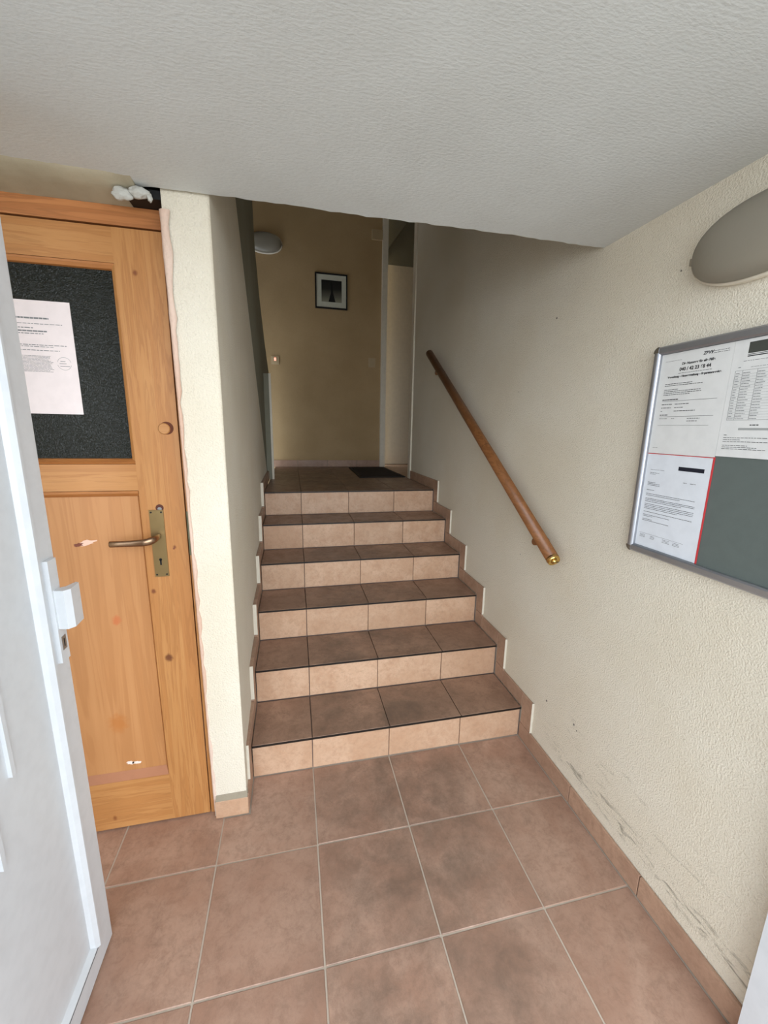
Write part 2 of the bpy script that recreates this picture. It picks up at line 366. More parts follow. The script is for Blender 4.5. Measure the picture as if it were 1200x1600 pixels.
# skirting on the floor
br = struct(box('baseboard_right', (XRW-0.0015, -1.0, 0), (XRW+0.003, -0.0005, 0.0755), m_mortar), 'terracotta skirting along the right wall')
ys = [-0.002, -0.366, -0.695, -1.0]
for a, b in zip(ys, ys[1:]): tile('tile', (XR, b+0.002, 0.002), (XRW-0.0015, a-0.002, 0.078), m_skirt, br, 0.001)
bl = struct(box('baseboard_left', (-0.3605, -0.153, 0), (-0.247, -0.1445, 0.072), m_mortar), 'terracotta skirting round the foot of the pillar')
tile('tile', (-0.360, -0.162, 0.003), (XL-0.002, -0.153, 0.074), m_riser, bl, 0.001)
tile('tile', (XLW-0.001, -0.150, 0.003), (XL, -0.004, 0.078), m_skirt, bl, 0.001)
prism('mortar_ledge', [(-0.160, 0.074), (-0.140, 0.074), (-0.140, 0.098), (-0.149, 0.092)], 0, -0.358, -0.247, m_mortar, bl)
H = 0.078
def step_skirt(xa, xb, lastw, st):
    """tiles following the steps on one side: a strip on each tread, an upright before each riser, its cut edge painted white"""
    for k in range(6):
        y, zt, zb = YS[k], ZS[k+1], ZS[k]
        tile('skirting_tile', (xa, y-H-0.008, zb+H+0.002), (xb, y-0.010, zt+H-0.006), m_skirt, st, 0.001)
        yn = YS[k+1]-H-0.012 if k < 5 else lastw
        tile('skirting_tile', (xa, y-0.008, zt+0.002), (xb, yn, zt+H-0.006), m_skirt, st, 0.001)
        if k < 5: tile('skirting_tile', (xa, yn+0.003, zt+0.002), (xb, YS[k+1]-0.010, zt+H-0.001), m_skirt, st, 0.001)
        e0, e1 = sorted((xa, xb))
        box('painted_edge', (e0-0.0005, y-H-0.0105, zb+H+0.003), (e1+0.0005, y-H-0.0085, zt+H-0.004), m_edge, st)
step_skirt(XR, XRW-0.0007, 1.965, br)
step_skirt(XLW+0.0007, XL, 1.99, bl)

bb = struct(box('baseboard_back', (XLW, YB-0.003, ZL), (0.93, YB+0.0005, ZL+0.072), m_mortar), 'terracotta skirting along the back wall')
for a, b in ((XLW, 0), (0, .332), (.332, .664), (.664, .928)): tile('tile', (a+.002, YB-0.011, ZL+.001), (b-.002, YB-0.003, ZL+0.075), m_skirt, bb, 0.001)

# ---------------------------------------------------------------- doorway on the right of the landing
d2 = struct(box('door_2', (0.978, 3.406, ZL+0.006), (1.9, 3.44, 3.235), m_white, bevel=0.003), 'plain white door beyond the landing doorway')
t1 = struct(box('trim_1', (XRW-0.012, 1.968, ZL), (XRW+0.02, 2.036, 4.15), m_white, bevel=0.003), 'white right post of the landing doorway')
t2 = struct(box('trim_2', (0.928, 3.078, ZL), (0.985, YB+0.004, 4.15), m_white, bevel=0.003), 'white left post of the landing doorway')
struct(box('wall_beyond', (0.985, 3.44, 0.9), (2.1, 3.55, 4.2), m_greywall))
struct(box('wall_side', (2.0, 1.9, 0.9), (2.1, 3.5, 4.2), m_yellow))
struct(box('wall_near', (1.13, 1.93, 0.9), (2.1, 2.02, 4.2), m_yellow))
struct(prism('trim_3', [(0.99, 3.30), (1.26, 3.66), (1.26, 4.1), (0.99, 4.1)], 1, 3.32, 3.438, m_greywall), 'sloping soffit above the white door')
lf = struct(box('floor_beyond', (XRW-0.002, 2.036, ZL-0.1), (2.0, 3.44, ZL-0.003), m_groutg), 'tiled floor beyond the landing doorway')
for i, (a, b) in enumerate(((.98, 1.3), (1.3, 1.632), (1.632, 1.96))):
    for c, d in ((2.04, 2.32), (2.32, 2.65), (2.65, 2.98), (2.98, 3.31), (3.31, 3.40)):
        tile('tile', (a+.002, c+.002, ZL-.009), (b-.002, d-.002, ZL+.0005), m_riser, lf, 0.001)

# ---------------------------------------------------------------- wooden door with textured glass
YD = -0.13
wd = thing('wooden_door', 'old stripped pine door with dark textured glass pane left of the pillar', 'door', (-0.785, YD, 0.0))
yb = YD+0.04
box('stile', (-0.512, YD, 0.006), (-0.3855, yb, 1.946), m_pine_v, wd, bevel=0.003)
box('stile', (-1.185, YD, 0.006), (-1.06, yb, 1.946), m_pine_v, wd, bevel=0.003)
box('top_rail', (-1.06, YD+.0005, 1.857), (-0.512, yb, 1.946), m_pine_h, wd, bevel=0.002)
box('middle_rail', (-1.06, YD+.0005, 1.225), (-0.512, yb, 1.305), m_pine_h, wd, bevel=0.002)
box('bottom_rail', (-1.06, YD+.0005, 0.006), (-0.512, yb, 0.197), m_pine_h, wd, bevel=0.002)
gp = box('glass_pane', (-1.062, YD+0.016, 1.303), (-0.508, YD+0.021, 1.86), m_glass, wd)
# glazing beads: profiled
def bead(name, pts, axis, a, b): return prism(name, pts, axis, a, b, m_pine_m, wd)
bead('glazing_bead', [(YD+0.001, 1.856), (YD+0.0155, 1.856), (YD+0.0155, 1.841), (YD+0.008, 1.843), (YD+0.003, 1.851)], 0, -1.06, -0.512)
bead('glazing_bead', [(YD+0.001, 1.306), (YD+0.0155, 1.306), (YD+0.0155, 1.322), (YD+0.008, 1.320), (YD-0.003, 1.311)], 0, -1.06, -0.512)
prism('glazing_bead', [(-0.5125, YD+0.001), (-0.5125, YD+0.0155), (-0.524, YD+0.0155), (-0.522, YD+0.008), (-0.516, YD+0.003)], 2, 1.306, 1.856, m_pine_v, wd)
# moulding below the middle rail, lower panel frame
prism('moulding', [(YD-0.002, 1.224), (YD+0.02, 1.224), (YD+0.02, 1.207), (YD+0.006, 1.207), (YD-0.005, 1.217)], 0, -1.06, -0.5125, m_pine_m, wd)
box('lower_panel', (-1.062, YD+0.010, 0.19), (-0.511, YD+0.018, 1.21), m_ply, wd)
prism('moulding', [(YD+0.0005, 0.1975), (YD+0.0098, 0.1975), (YD+0.0098, 0.230)], 0, -1.06, -0.5125, simple('worn_brown_bevel', srgb(166, 112, 80), 0.6), wd)
prism('moulding', [(-0.5125, YD+0.0005), (-0.5125, YD+0.0098), (-0.519, YD+0.0098)], 2, 0.2, 1.206, m_pine_m, wd)
# round wooden plug; an offset dark disc paints its crescent shadow gap
cyl('round_plug', (-0.423, YD-0.006, 1.412), (-0.423, YD+0.004, 1.412), 0.0165, m_pine_h, wd, seg=28, bevel=0.002)
bm = bmesh.new(); cyl_bm(bm, (-0.4165, YD-0.0008, 1.414), (-0.4165, YD+0.004, 1.414), 0.019, 28); bm_obj('plug_shadow_gap', bm, simple('dark_plug_gap', srgb(96, 50, 30), 0.8), wd)
# long plate, lever handle, keyhole
pl = box('handle_plate', (-0.4885, YD-0.004, 0.945), (-0.4475, YD-0.0002, 1.163), m_oldbrass, wd, bevel=0.0016)
for sxx, sz in ((-0.4825, 1.156), (-0.4535, 1.156), (-0.4825, 0.952), (-0.4535, 0.952)):
    cyl('screw', (sxx, YD-0.0052, sz), (sxx, YD-0.0038, sz), 0.0028, m_nose, pl, seg=12)
bm = bmesh.new(); cyl_bm(bm, (-0.468, YD-0.0046, 1.002), (-0.468, YD-0.0039, 1.002), 0.0045, 14); bm_box(bm, (-0.4705, YD-0.0046, 0.984), (-0.4655, YD-0.0039, 1.002)); bm_obj('keyhole', bm, m_black, pl)
cyl('spare_hole', (-0.4575, YD-0.0006, 1.169), (-0.4575, YD+0.002, 1.169), 0.0115, simple('lock_hole', srgb(84, 42, 30), 0.7), wd, seg=24)
cyl('lock_bolt', (-0.4575, YD-0.0012, 1.1655), (-0.4575, YD, 1.1655), 0.0065, m_chrome, wd, seg=16)
# lever: neck out of the plate, then arm to the left, tapering and flattening
def sweep(name, path, radii, mat, parent, seg=14, flat=1.0):
    bm = bmesh.new(); rings = []
    for i, p in enumerate(path):
        p = Vector(p); d = (Vector(path[min(i+1, len(path)-1)]) - Vector(path[max(i-1, 0)])).normalized()
        upv = Vector((0, 0, 1)); s = d.cross(upv).normalized()
        if s.length < .1: s = Vector((1, 0, 0))
        u = s.cross(d).normalized(); ra = radii[i]; rb = radii[i]*flat
        rings.append([bm.verts.new(p + s*math.cos(2*math.pi*j/seg)*rb + u*math.sin(2*math.pi*j/seg)*ra) for j in range(seg)])
    for A, B in zip(rings, rings[1:]):
        for j in range(seg): bm.faces.new((A[j], A[(j+1) % seg], B[(j+1) % seg], B[j]))
    bm.faces.new(rings[0][::-1]); bm.faces.new(rings[-1])
    return bm_obj(name, bm, mat, parent, sm=True)
sweep('lever_handle', [(-0.4665, YD-0.0035, 1.079), (-0.4665, YD-0.020, 1.079), (-0.468, YD-0.034, 1.078), (-0.473, YD-0.044, 1.077), (-0.484, YD-0.049, 1.0735), (-0.502, YD-0.050, 1.0715), (-0.53, YD-0.049, 1.0705), (-0.560, YD-0.048, 1.070), (-0.588, YD-0.047, 1.070), (-0.590, YD-0.047, 1.070)],
      [0.0095, 0.0095, 0.0105, 0.0115, 0.0115, 0.0110, 0.010, 0.0095, 0.0098, 0.0085], m_handle, wd, 16, 0.7)
# torn patches in the veneer
def blob(name, c, rx, rz, y0, mat, parent, n=18, jag=0.35, th=0.0012, ang=0):
    pts = []
    for i in range(n):
        a = 2*math.pi*i/n; k = 1+random.uniform(-jag, jag); x, z = rx*k*math.cos(a), rz*k*math.sin(a)
        pts.append((c[0]+x*math.cos(ang)-z*math.sin(ang), c[1]+x*math.sin(ang)+z*math.cos(ang)))
    return prism(name, pts, 1, y0-th, y0, mat, parent)
pm = simple('bare_torn_wood', srgb(226, 190, 170), 0.9); pdk = simple('bruised_wood', srgb(120, 70, 56), 0.9)
blob('torn_patch', (-0.677, 1.063), 0.026, 0.007, YD+0.010, pm, wd, ang=0.15)
blob('torn_patch', (-0.698, 1.057), 0.013, 0.005, YD+0.0088, pdk, wd, ang=0.2)
pw = simple('white_bare_chip', srgb(236, 218, 206), 0.9)
blob('chipped_patch', (-0.634, 0.260), 0.013, 0.006, YD+0.010, pw, wd, ang=-0.2)
blob('chipped_patch', (-0.613, 0.258), 0.014, 0.005, YD+0.010, pw, wd, ang=-0.1)
cyl('nail_hole', (-0.4275, YD-0.0004, 1.035), (-0.4275, YD+.001, 1.035), 0.0028, pdk, wd, seg=10)

# frame round the wooden door
df = struct(box('door_1', (-1.25, -0.128, 1.952), (-0.368, -0.05, 2.000), m_framewood, bevel=0.008, seg=3), 'old pine frame of the wooden door')
box('frame_jamb', (-0.3825, -0.126, 0.0), (-0.366, -0.05, 1.955), m_pine_v, df, bevel=0.002)
box('strike_plate', (-0.3825, -0.1285, 1.01), (-0.3765, -0.1262, 1.155), simple('dull_green_strike', srgb(106, 108, 86), 0.5, 0.5), df, bevel=0.0006)
# pinkish filler seam between frame and pillar
bm = bmesh.new(); N = 60; ring = []
for i in range(N+1):
    z = 0.02+1.955*i/N; lean = Lf+(Lt-Lf)*z/ZC
    w = 0.006+random.uniform(-.003, .005)+0.006*(z > 1.6)+0.004*(z > 1.85)
    ring.append([bm.verts.new(c) for c in ((-0.3665-w*.6, -0.1275, z), (-0.3665-w*.2, min(-0.134, lean+.004), z), (-0.3655+w*.1, lean-0.0022, z), (-0.3655+w, lean-0.0012+(-0.0006), z), (-0.3655+w+.001, lean+0.006, z))])
for A, B in zip(ring, ring[1:]):
    for j in range(4): bm.faces.new((A[j], A[j+1], B[j+1], B[j]))
bm_obj('filler_seam', bm, m_pinkplaster, df, sm=True)
# plaster cove above the frame
bm = bmesh.new(); N = 50; ring = []
for i in range(N+1):
    x = -1.28+(-0.418+1.28)*i/N; q = random.uniform(-.002, .002)
    e = 0.0 if i < N-3 else (i-(N-3))*0.012
    ring.append([bm.verts.new(c) for c in ((x, -0.255+0.05*(x+.75)*.6+q, ZC+0.001), (x, -0.2435+0.05*(x+.75)*.5+q+e, ZC-0.008), (x, -0.19+q*2+e, ZC-0.014+q), (x, -0.15+q+e, 2.003+q), (x, -0.118, 1.999), (x, -0.05, 2.0), (x, -0.05, ZC+.01))])
for A, B in zip(ring, ring[1:]):
    for j in range(6): bm.faces.new((A[j], A[j+1], B[j+1], B[j]))
bm.faces.new(ring[0]); bm.faces.new(ring[-1][::-1])
struct(bm_obj('trim_4', bm, m_dirtyplaster, sm=True), 'rough plaster cove above the wooden door')
# closet behind the wooden door
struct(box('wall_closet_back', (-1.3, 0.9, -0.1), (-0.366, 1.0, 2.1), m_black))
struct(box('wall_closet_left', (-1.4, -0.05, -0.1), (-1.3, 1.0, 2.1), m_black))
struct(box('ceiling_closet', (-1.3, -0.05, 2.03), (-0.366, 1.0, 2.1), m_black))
struct(box('wall_far_left', (-1.4, -1.25, -0.1), (-1.28, -0.05, 2.3), m_wall))
# foam lumps stuffed into the broken hole
def lump(name, c, sc, mat, seed, parent=None):
    rnd = random.Random(seed); bm = bmesh.new(); bmesh.ops.create_icosphere(bm, subdivisions=3, radius=1)
    from mathutils import noise as nz
    for v in bm.verts:
        k = 1+0.35*nz.noise(v.co*1.7+Vector((seed, 0, 0)))+0.12*nz.noise(v.co*5+Vector((0, seed, 0)))
        v.co = Vector((v.co.x*sc[0], v.co.y*sc[1], v.co.z*sc[2]))*k + Vector(c)
    return bm_obj(name, bm, mat, parent, sm=True)
fm = thing('foam_stuffing', 'white foam lumps stuffed into the broken hole above the wooden door', 'foam', (-0.44, -0.15, 2.0))
lump('foam_lump', (-0.452, -0.205, 1.995), (0.026, 0.014, 0.014), m_foam, 3, fm)
lump('foam_lump', (-0.412, -0.205, 2.003), (0.024, 0.014, 0.013), m_foam, 8, fm)
lump('foam_lump', (-0.388, -0.200, 1.996), (0.006, 0.008, 0.010), m_foam, 12, fm)
struct(box('trim_5', (-0.45, -0.185, 2.001), (-0.3655, -0.06, ZC+.001), m_black), 'black hole beside the foam lumps')

# paper on the glass
pp_ = tag(box('paper_notice', (-0.848, YD+0.0148, 1.449), (-0.6395, YD+0.0156, 1.750), m_paper3), 'white printed sheet stuck on the dark glass of the pine door', 'notice')
pp_['category'] = 'paper'
def ink_y(name, rects, y, mat, parent):
    bm = bmesh.new()
    for (a, b, z0, z1) in rects: bm_box(bm, (a, y-0.0002, z0), (b, y, z1))
    o = bm_obj(name, bm, mat, parent); o['kind'] = 'stuff'; return o
def words(a, b, z, h, rnd, gap=0.0022, wmin=.004, wmax=.013):
    out = []; x = a
    while x < b-0.002:
        w = min(rnd.uniform(wmin, wmax), b-x); out.append((x, x+w, z-h/2, z+h/2)); x += w+gap
    return out
rnd = random.Random(3); R = []
yp = YD+0.0147
R += words(-0.84, -0.695, 1.7045, .0042, rnd, .0012); R += words(-0.84, -0.664, 1.690, .0016, rnd)
R += words(-0.84, -0.735, 1.679, .0022, rnd); R += words(-0.84, -0.703, 1.671, .0036, rnd, .001); R += words(-0.84, -0.712, 1.6645, .002, rnd)
R += words(-0.84, -0.660, 1.635, .0018, rnd); R += words(-0.84, -0.690, 1.6305, .0015, rnd); R += words(-0.84, -0.678, 1.621, .0018, rnd)
for i in range(14): R += words(-0.84, -0.700+rnd.uniform(-.008, .004), 1.606-i*0.0032, .0011, rnd, .001)
ink_y('printed_text', R, yp, m_inkgrey, pp_)
bm = bmesh.new(); cc = (-0.671, 1.588); n = 28
for i in range(n):
    a0, a1 = 2*math.pi*i/n, 2*math.pi*(i+1)/n
    if i in (13, 14, 0, 27): continue
    q = [(cc[0]+math.cos(a)*r_, yp-.0001, cc[1]+math.sin(a)*r_) for a, r_ in ((a0, .0168), (a1, .0168), (a1, .0175), (a0, .0175))]
    bm.faces.new([bm.verts.new(v) for v in q])
for a, b, z in ((-.68, -.668, 1.594), (-.683, -.666, 1.588), (-.682, -.658, 1.581)): bm_box(bm, (a, yp-.0002, z-.0007), (b, yp, z+.0007))
bm_obj('round_stamp', bm, m_inkgrey, pp_)

# ---------------------------------------------------------------- white PVC entrance door, standing open
XP = -0.584
pd = thing('entrance_door', 'white plastic entrance door standing open at the left edge', 'door', (XP-0.035, -0.8, 0.006))
y0, y1 = -1.16, -0.470
def pvcframe():
    bm = bmesh.new()
    fw = 0.068
    for a, b in (((XP-.07, y0, 0.008), (XP, y1, 0.008+fw)), ((XP-.07, y0, 2.0-fw), (XP, y1, 2.0)), ((XP-.07, y1-fw, 0.008+fw), (XP, y1, 2.0-fw)), ((XP-.07, y0, 0.008+fw), (XP, y0+fw, 2.0-fw))): bm_box(bm, a, b)
    bmesh.ops.remove_doubles(bm, verts=bm.verts, dist=1e-5)
    return bm
fw = 0.066
for nm, a, b in (('door_rail', (XP-.07, y0, 0.008), (XP, y1, 0.008+fw)), ('door_rail', (XP-.07, y0, 2.0-fw), (XP, y1, 2.0)), ('door_stile', (XP-.07, y1-fw, 0.008+fw), (XP, y1, 2.0-fw)), ('door_stile', (XP-.07, y0, 0.008+fw), (XP, y0+fw, 2.0-fw))):
    box(nm, a, b, m_pvc, pd, bevel=0.004)
ya, yb2, za, zb2 = y0+fw, y1-fw, 0.008+fw, 2.0-fw
box('door_panel', (XP-.05, ya, za), (XP-.012, yb2, zb2), m_pvc, pd)
def pbead(pts, ax, a, b): prism('glazing_bead', pts, ax, a, b, m_pvc, pd, bevel=0.0015)
pbead([(XP-.012, yb2-.014), (XP-.002, yb2-.010), (XP+.006, yb2-.002), (XP+.006, yb2+.004), (XP-.012, yb2+.001)], 2, za, zb2)
pbead([(XP-.012, ya+.014), (XP+.003, ya+.004), (XP+.003, ya-.004), (XP-.012, ya-.001)], 2, za, zb2)
prism('glazing_bead', [(XP-.012, za+.012), (XP+.001, za+.003), (XP+.001, za), (XP-.012, za)], 1, ya, yb2, m_pvc, pd)
prism('glazing_bead', [(XP-.012, zb2-.014), (XP+.003, zb2-.004), (XP+.003, zb2+.004), (XP-.012, zb2+.001)], 1, ya, yb2, m_pvc, pd)
box('gasket', (XP+.0002, ya, za-.004), (XP+.0012, yb2, za-.001), m_gasket, pd)
for yy, zz in ((-0.690, 0.755), (-0.752, 0.610), (-0.81, 0.47)):
    box('relief_strip', (XP-.0125, yy-.005, zz), (XP-.005, yy+.005, 1.9), m_pvc, pd, bevel=0.003)
# hardware
hp = box('handle_plate', (XP-.0005, -0.514, 0.884), (XP+0.010, -0.482, 1.128), m_pvc, pd, bevel=0.0045, seg=3)
box('lock_insert', (XP+.0095, -0.506, 0.912), (XP+0.0108, -0.490, 0.945), simple('steel_lock', srgb(150, 150, 150), 0.3, 0.9), hp, bevel=0.0005)
bm = bmesh.new(); bm_box(bm, (XP+.0105, -0.4995, 0.919), (XP+.0112, -0.4965, 0.938)); bm_obj('key_slot', bm, m_black, hp)
prism('door_knob', [(XP+.009, -0.508), (XP+.009, -0.490), (XP+.022, -0.482), (XP+.030, -0.455), (XP+.038, -0.460), (XP+.040, -0.500), (XP+.030, -0.512)], 2, 0.966, 1.058, m_pvc, pd, bevel=0.004, seg=3)

# white frame piece of the entrance at the lower right edge
ef = struct(box('door_3', (0.925, -1.10, -0.0), (XRW+0.01, -1.012, ZC), m_pvc, bevel=0.004), 'white plastic jamb of the entrance')

# ---------------------------------------------------------------- handrail
hr = thing('handrail', 'round wooden handrail with a brass end cap sloping up the right wall', 'handrail', (XRW, 0.6, 1.4))
P0, P1 = Vector((0.918, -0.192, 0.939)), Vector((0.918, 1.405, 1.955))
dr = (P1-P0).normalized(); R0 = 0.025
bm = bmesh.new(); cyl_bm(bm, P0, P1, R0, 32); rl = bm_obj('rail', bm, m_rail, hr, bevel=0.005)
for pl_ in rl.data.polygons: pl_.use_smooth = True
jt = P0+dr*0.74*1.0; cyl('joint_ring', jt-dr*.0008, jt+dr*.0008, R0+0.0003, m_nose, hr, seg=32)
cyl('brass_cap', P0-dr*0.004, P0+dr*0.012, R0-0.002, m_brass, hr, seg=32, r2=R0+0.0008)
sc_ = P0-dr*0.002
bm = bmesh.new(); bmesh.ops.create_uvsphere(bm, u_segments=20, v_segments=12, radius=0.0125, matrix=Matrix.Translation(sc_)); bm_obj('cap_screw', bm, m_brass, hr, sm=True)
box('screw_slot', (sc_.x-.011, sc_.y-0.0135, sc_.z-.0012), (sc_.x+.011, sc_.y-0.0085, sc_.z+.0008), m_nose, hr)
for t in (0.13, 1.66):
    c = P0+dr*t+Vector((0, dr.z, -dr.y))*0.036
    bk = cyl('bracket', (0.908, c.y, c.z), (XRW, c.y, c.z), 0.0145, m_rail, hr, seg=20, bevel=0.003)

# ---------------------------------------------------------------- oval bulkhead lamps
def oval_lamp(label, c, nrm, ra, rb, dep, grp):
    """c on the wall, nrm axis 'x-' or 'y-' looking into the room"""
    t = thing('wall_lamp', label, 'lamp', c, grp)
    def P(u, v, w): return (c[0]-w, c[1]+u, c[2]+v) if nrm == 'x' else (c[0]+u, c[1]-w, c[2]+v)
    def dome(name, prof, mat, n=48):
        bm = bmesh.new(); rings = []
        for s, w in prof:
            rings.append([bm.verts.new(P(ra*s*math.copysign(abs(math.cos(a))**.9, math.cos(a)), rb*s*math.copysign(abs(math.sin(a))**.9, math.sin(a)), w)) for a in [2*math.pi*j/n for j in range(n)]])
        for A, B in zip(rings, rings[1:]):
            for j in range(n): bm.faces.new((A[j], A[(j+1) % n], B[(j+1) % n], B[j]))
        bm.faces.new(rings[0]); bm.faces.new(rings[-1])
        return bm_obj(name, bm, mat, t, sm=True)
    dome('base', [(1.0, 0.0), (1.02, 0.004), (1.02, 0.018), (0.97, 0.020)], m_white)
    prof = [(0.955, 0.0165)]
    for i in range(15):
        a = i/14*math.pi/2; s = math.cos(a)**.75*0.95+0.02; w = 0.022+(dep-0.022)*math.sin(a)
        prof.append((s*(1+0.012*(1 if i % 2 else -1)*(i < 12)), w))
    dome('glass_cover', prof, m_lamp)
    for u in (-ra*1.0, ra*1.0):
        a = P(u-.006, -.008, 0.002); b = P(u+.006, .008, 0.024); box('clip', a, b, m_mortar, t, bevel=0.002)
    return t
oval_lamp('oval frosted glass wall lamp above the notice board', (XRW, -0.715, 1.850), 'x', 0.160, 0.086, 0.062, 'oval frosted glass wall lamps')
oval_lamp('oval glass wall lamp at the upper left of the landing back wall', (-0.262, YB, 3.20), 'y', 0.165, 0.095, 0.07, 'oval frosted glass wall lamps')

# ---------------------------------------------------------------- notice board
nb = thing('notice_board', 'aluminium framed notice board on the right wall', 'notice board', (XRW, -0.70, 1.37))
ya_, yb_, zb_, zt_ = -0.915, -0.479, 1.073, 1.658
xf = 0.953; fwid = 0.021; cr = 0.016
box('back_plate', (0.966, ya_+.008, zb_+.008), (XRW, yb_-.008, zt_-.008), m_felt, nb)
def rail_y(name, z0, z1):   # horizontal profiles
    prism(name, [(XRW-.001, z0), (xf+.004, z0), (xf, z0+.004), (xf, z1-.004), (xf+.004, z1), (XRW-.001, z1)], 1, ya_+cr, yb_-cr, m_alu, nb)
rail_y('frame_rail', zt_-fwid, zt_); rail_y('frame_rail', zb_, zb_+fwid)
for a, b in ((ya_, ya_+fwid), (yb_-fwid, yb_)):
    bm = bmesh.new(); m = 9; prof = [(XRW-.001, a)]
    for i in range(m+1):
        t_ = math.pi*i/m; prof.append((xf+.007-.009*math.sin(t_), a+(b-a)*(0.5-0.5*math.cos(t_))))
    prof.append((XRW-.001, b)); prism_bm(bm, prof, 2, zb_+cr, zt_-cr)
    o = bm_obj('frame_stile', bm, m_alu, nb)
for yc, zc_, a0 in ((yb_-cr, zt_-cr, 0), (yb_-cr, zb_+cr, -90), (ya_+cr, zb_+cr, 180), (ya_+cr, zt_-cr, 90)):
    bm = bmesh.new(); pts = [(yc, zc_)]
    for i in range(9):
        a = math.radians(a0+90*i/8); pts.append((yc+math.cos(a)*cr, zc_+math.sin(a)*cr))
    prism_bm(bm, pts, 0, xf-.0005, XRW-.001); bm_obj('corner_cap', bm, m_chrome, nb, bevel=0.002)
XPp = 0.9645
def sheet(name, label, y0, y1, z0, z1, mat, dx=0):
    o = tag(box(name, (XPp-.0006-dx, y0, z0), (XPp-dx, y1, z1), mat), label, 'paper', 'sheets pinned in the notice board'); return o
s1 = sheet('paper_notice', 'printed sheet with phone number, upper left in the notice board', -0.692, -0.4995, 1.3685, 1.636, m_paper)
s2 = sheet('paper_notice', 'printed sheet with a table and small picture, upper right in the notice board', -0.888, -0.6925, 1.372, 1.636, m_paper)
s3 = sheet('paper_notice', 'printed letter with red edging, lower left in the notice board', -0.689, -0.4995, 1.095, 1.3665, m_paper2)
box('red_edge', (XPp-.0008, -0.694, 1.095), (XPp-.0001, -0.6895, 1.369), m_red, s3)
box('red_edge', (XPp-.0011, -0.692, 1.3662), (XPp-.0003, -0.4995, 1.3680), m_red, s3)
xi = XPp-.0007
def ink_x(name, rects, mat, parent):
    bm = bmesh.new()
    for (a, b, z, h) in rects: bm_box(bm, (xi-.0002, a, z-h/2), (xi, b, z+h/2))
    o = bm_obj(name, bm, mat, parent)
    if len(rects) > 1: o['kind'] = 'stuff'
    return o
def line(a, b, z, h, rnd, gap=.0016, wmin=.003, wmax=.010):   # y runs from left (a) down to b
    out = []; y = a
    while y > b+.0015:
        w = min(rnd.uniform(wmin, wmax), y-b); out.append((y-w, y, z, h)); y -= w+gap
    return out
def text(name, s, y, z, size, mat, parent, bold=0.0, italic=0.0):
    cu = bpy.data.curves.new(name, 'FONT'); cu.body = s; cu.size = size; cu.offset = bold; cu.shear = italic; cu.extrude = 0.0001
    tmp = bpy.data.objects.new(name, cu); COL.objects.link(tmp)
    me = bpy.data.meshes.new_from_object(tmp.evaluated_get(bpy.context.evaluated_depsgraph_get()))
    bpy.data.objects.remove(tmp)
    # text plane: x -> -Y, y -> Z, facing -X
    me.transform(Matrix(((0, 0, -1, xi-.0001), (-1, 0, 0, y), (0, 1, 0, z), (0, 0, 0, 1)))); me.materials.clear()
    return link(name, me, mat, parent)
rnd = random.Random(11)
text('logo_text', 'ZBVV', -0.618, 1.619, 0.0105, m_ink, s1, .00035, .2)
text('headline_text', 'Die Nummer für alle Fälle', -0.563, 1.6025, 0.0083, m_ink, s1, .0003)
text('phone_number', '040 / 42 23 68 44', -0.558, 1.5875, 0.0118, m_ink, s1, .0004)
text('subhead_text', 'Verwaltung – Hausverwaltung – Reparaturservice', -0.526, 1.5715, 0.0072, m_ink, s1, .0003)
L = []
L += line(-.513, -.56, 1.616, .0006, rnd) + line(-.638, -.682, 1.6235, .001, rnd) + line(-.638, -.682, 1.619, .001, rnd) + line(-.556, -.646, 1.5815, .001, rnd)
for z, e in ((1.556, .60), (1.5515, .628), (1.541, .565), (1.5365, .626), (1.532, .628), (1.5275, .60)): L += line(-.521, -e, z, .0014, rnd)
L += line(-.520, -.568, 1.5145, .0022, rnd, .001) + [(-.672, -.520, 1.5105, .0007)]
for z, b1, c1 in ((1.502, .553, .60), (1.493, .55, .585), (1.484, .524, .62)): L += line(-.520, -b1, z, .0016, rnd) + line(-.560, -c1, z, .0016, rnd)
L += line(-.519, -.545, 1.474, .0022, rnd) + [(-.670, -.519, 1.4695, .0007)] + line(-.519, -.543, 1.464, .0013, rnd) + line(-.556, -.565, 1.464, .0013, rnd) + line(-.602, -.636, 1.464, .0013, rnd) + line(-.602, -.63, 1.457, .0016, rnd)
L += [(-.662, -.516, 1.446, .0004)] + line(-.511, -.527, 1.384, .0006, rnd)
ink_x('printed_text', L, m_ink, s1)
L = []
pic = [(-0.775, -0.7245, 1.6165, .024)]
ink_x('small_picture', pic, simple('picture_print', srgb(70, 72, 66), 0.7), s2)
ink_x('picture_rule', [(-0.775, -0.7245, 1.602, .0012), (-0.775, -0.7245, 1.5985, .0022)], m_ink, s2)
L += line(-.718, -.80, 1.5885, .001, rnd) + line(-.736, -.82, 1.574, .0008, rnd) + line(-.709, -.716, 1.5755, .0015, rnd)
L += [(-.865, -.704, 1.5685, .0005), (-.865, -.704, 1.4575, .0005)]
for i in range(18):
    z = 1.5625-i*0.006; L += [(-.865, -.704, z-.003, .0003)]
    for a, b in ((.706, .718), (.7215, .742), (.7525, .772), (.80, .83)): L += line(-a, -(b-rnd.uniform(0, .006)), z, .0013, rnd, .0007)
ink_x('table_text', L, m_inkgrey, s2)
ink_x('table_rule', [(-.7046, -.704, 1.513, .111), (-.7206, -.72, 1.513, .111), (-.7516, -.751, 1.513, .111), (-.799, -.7984, 1.513, .111)], m_inkgrey, s2)
L = line(-.757, -.775, 1.446, .002, rnd)
for z, e in ((1.423, .712), (1.417, .80), (1.4125, .742), (1.408, .80), (1.399, .76), (1.395, .78), (1.391, .80)): L += line(-.704, -e, z, .0011, rnd)
ink_x('printed_text', L, m_ink, s2)
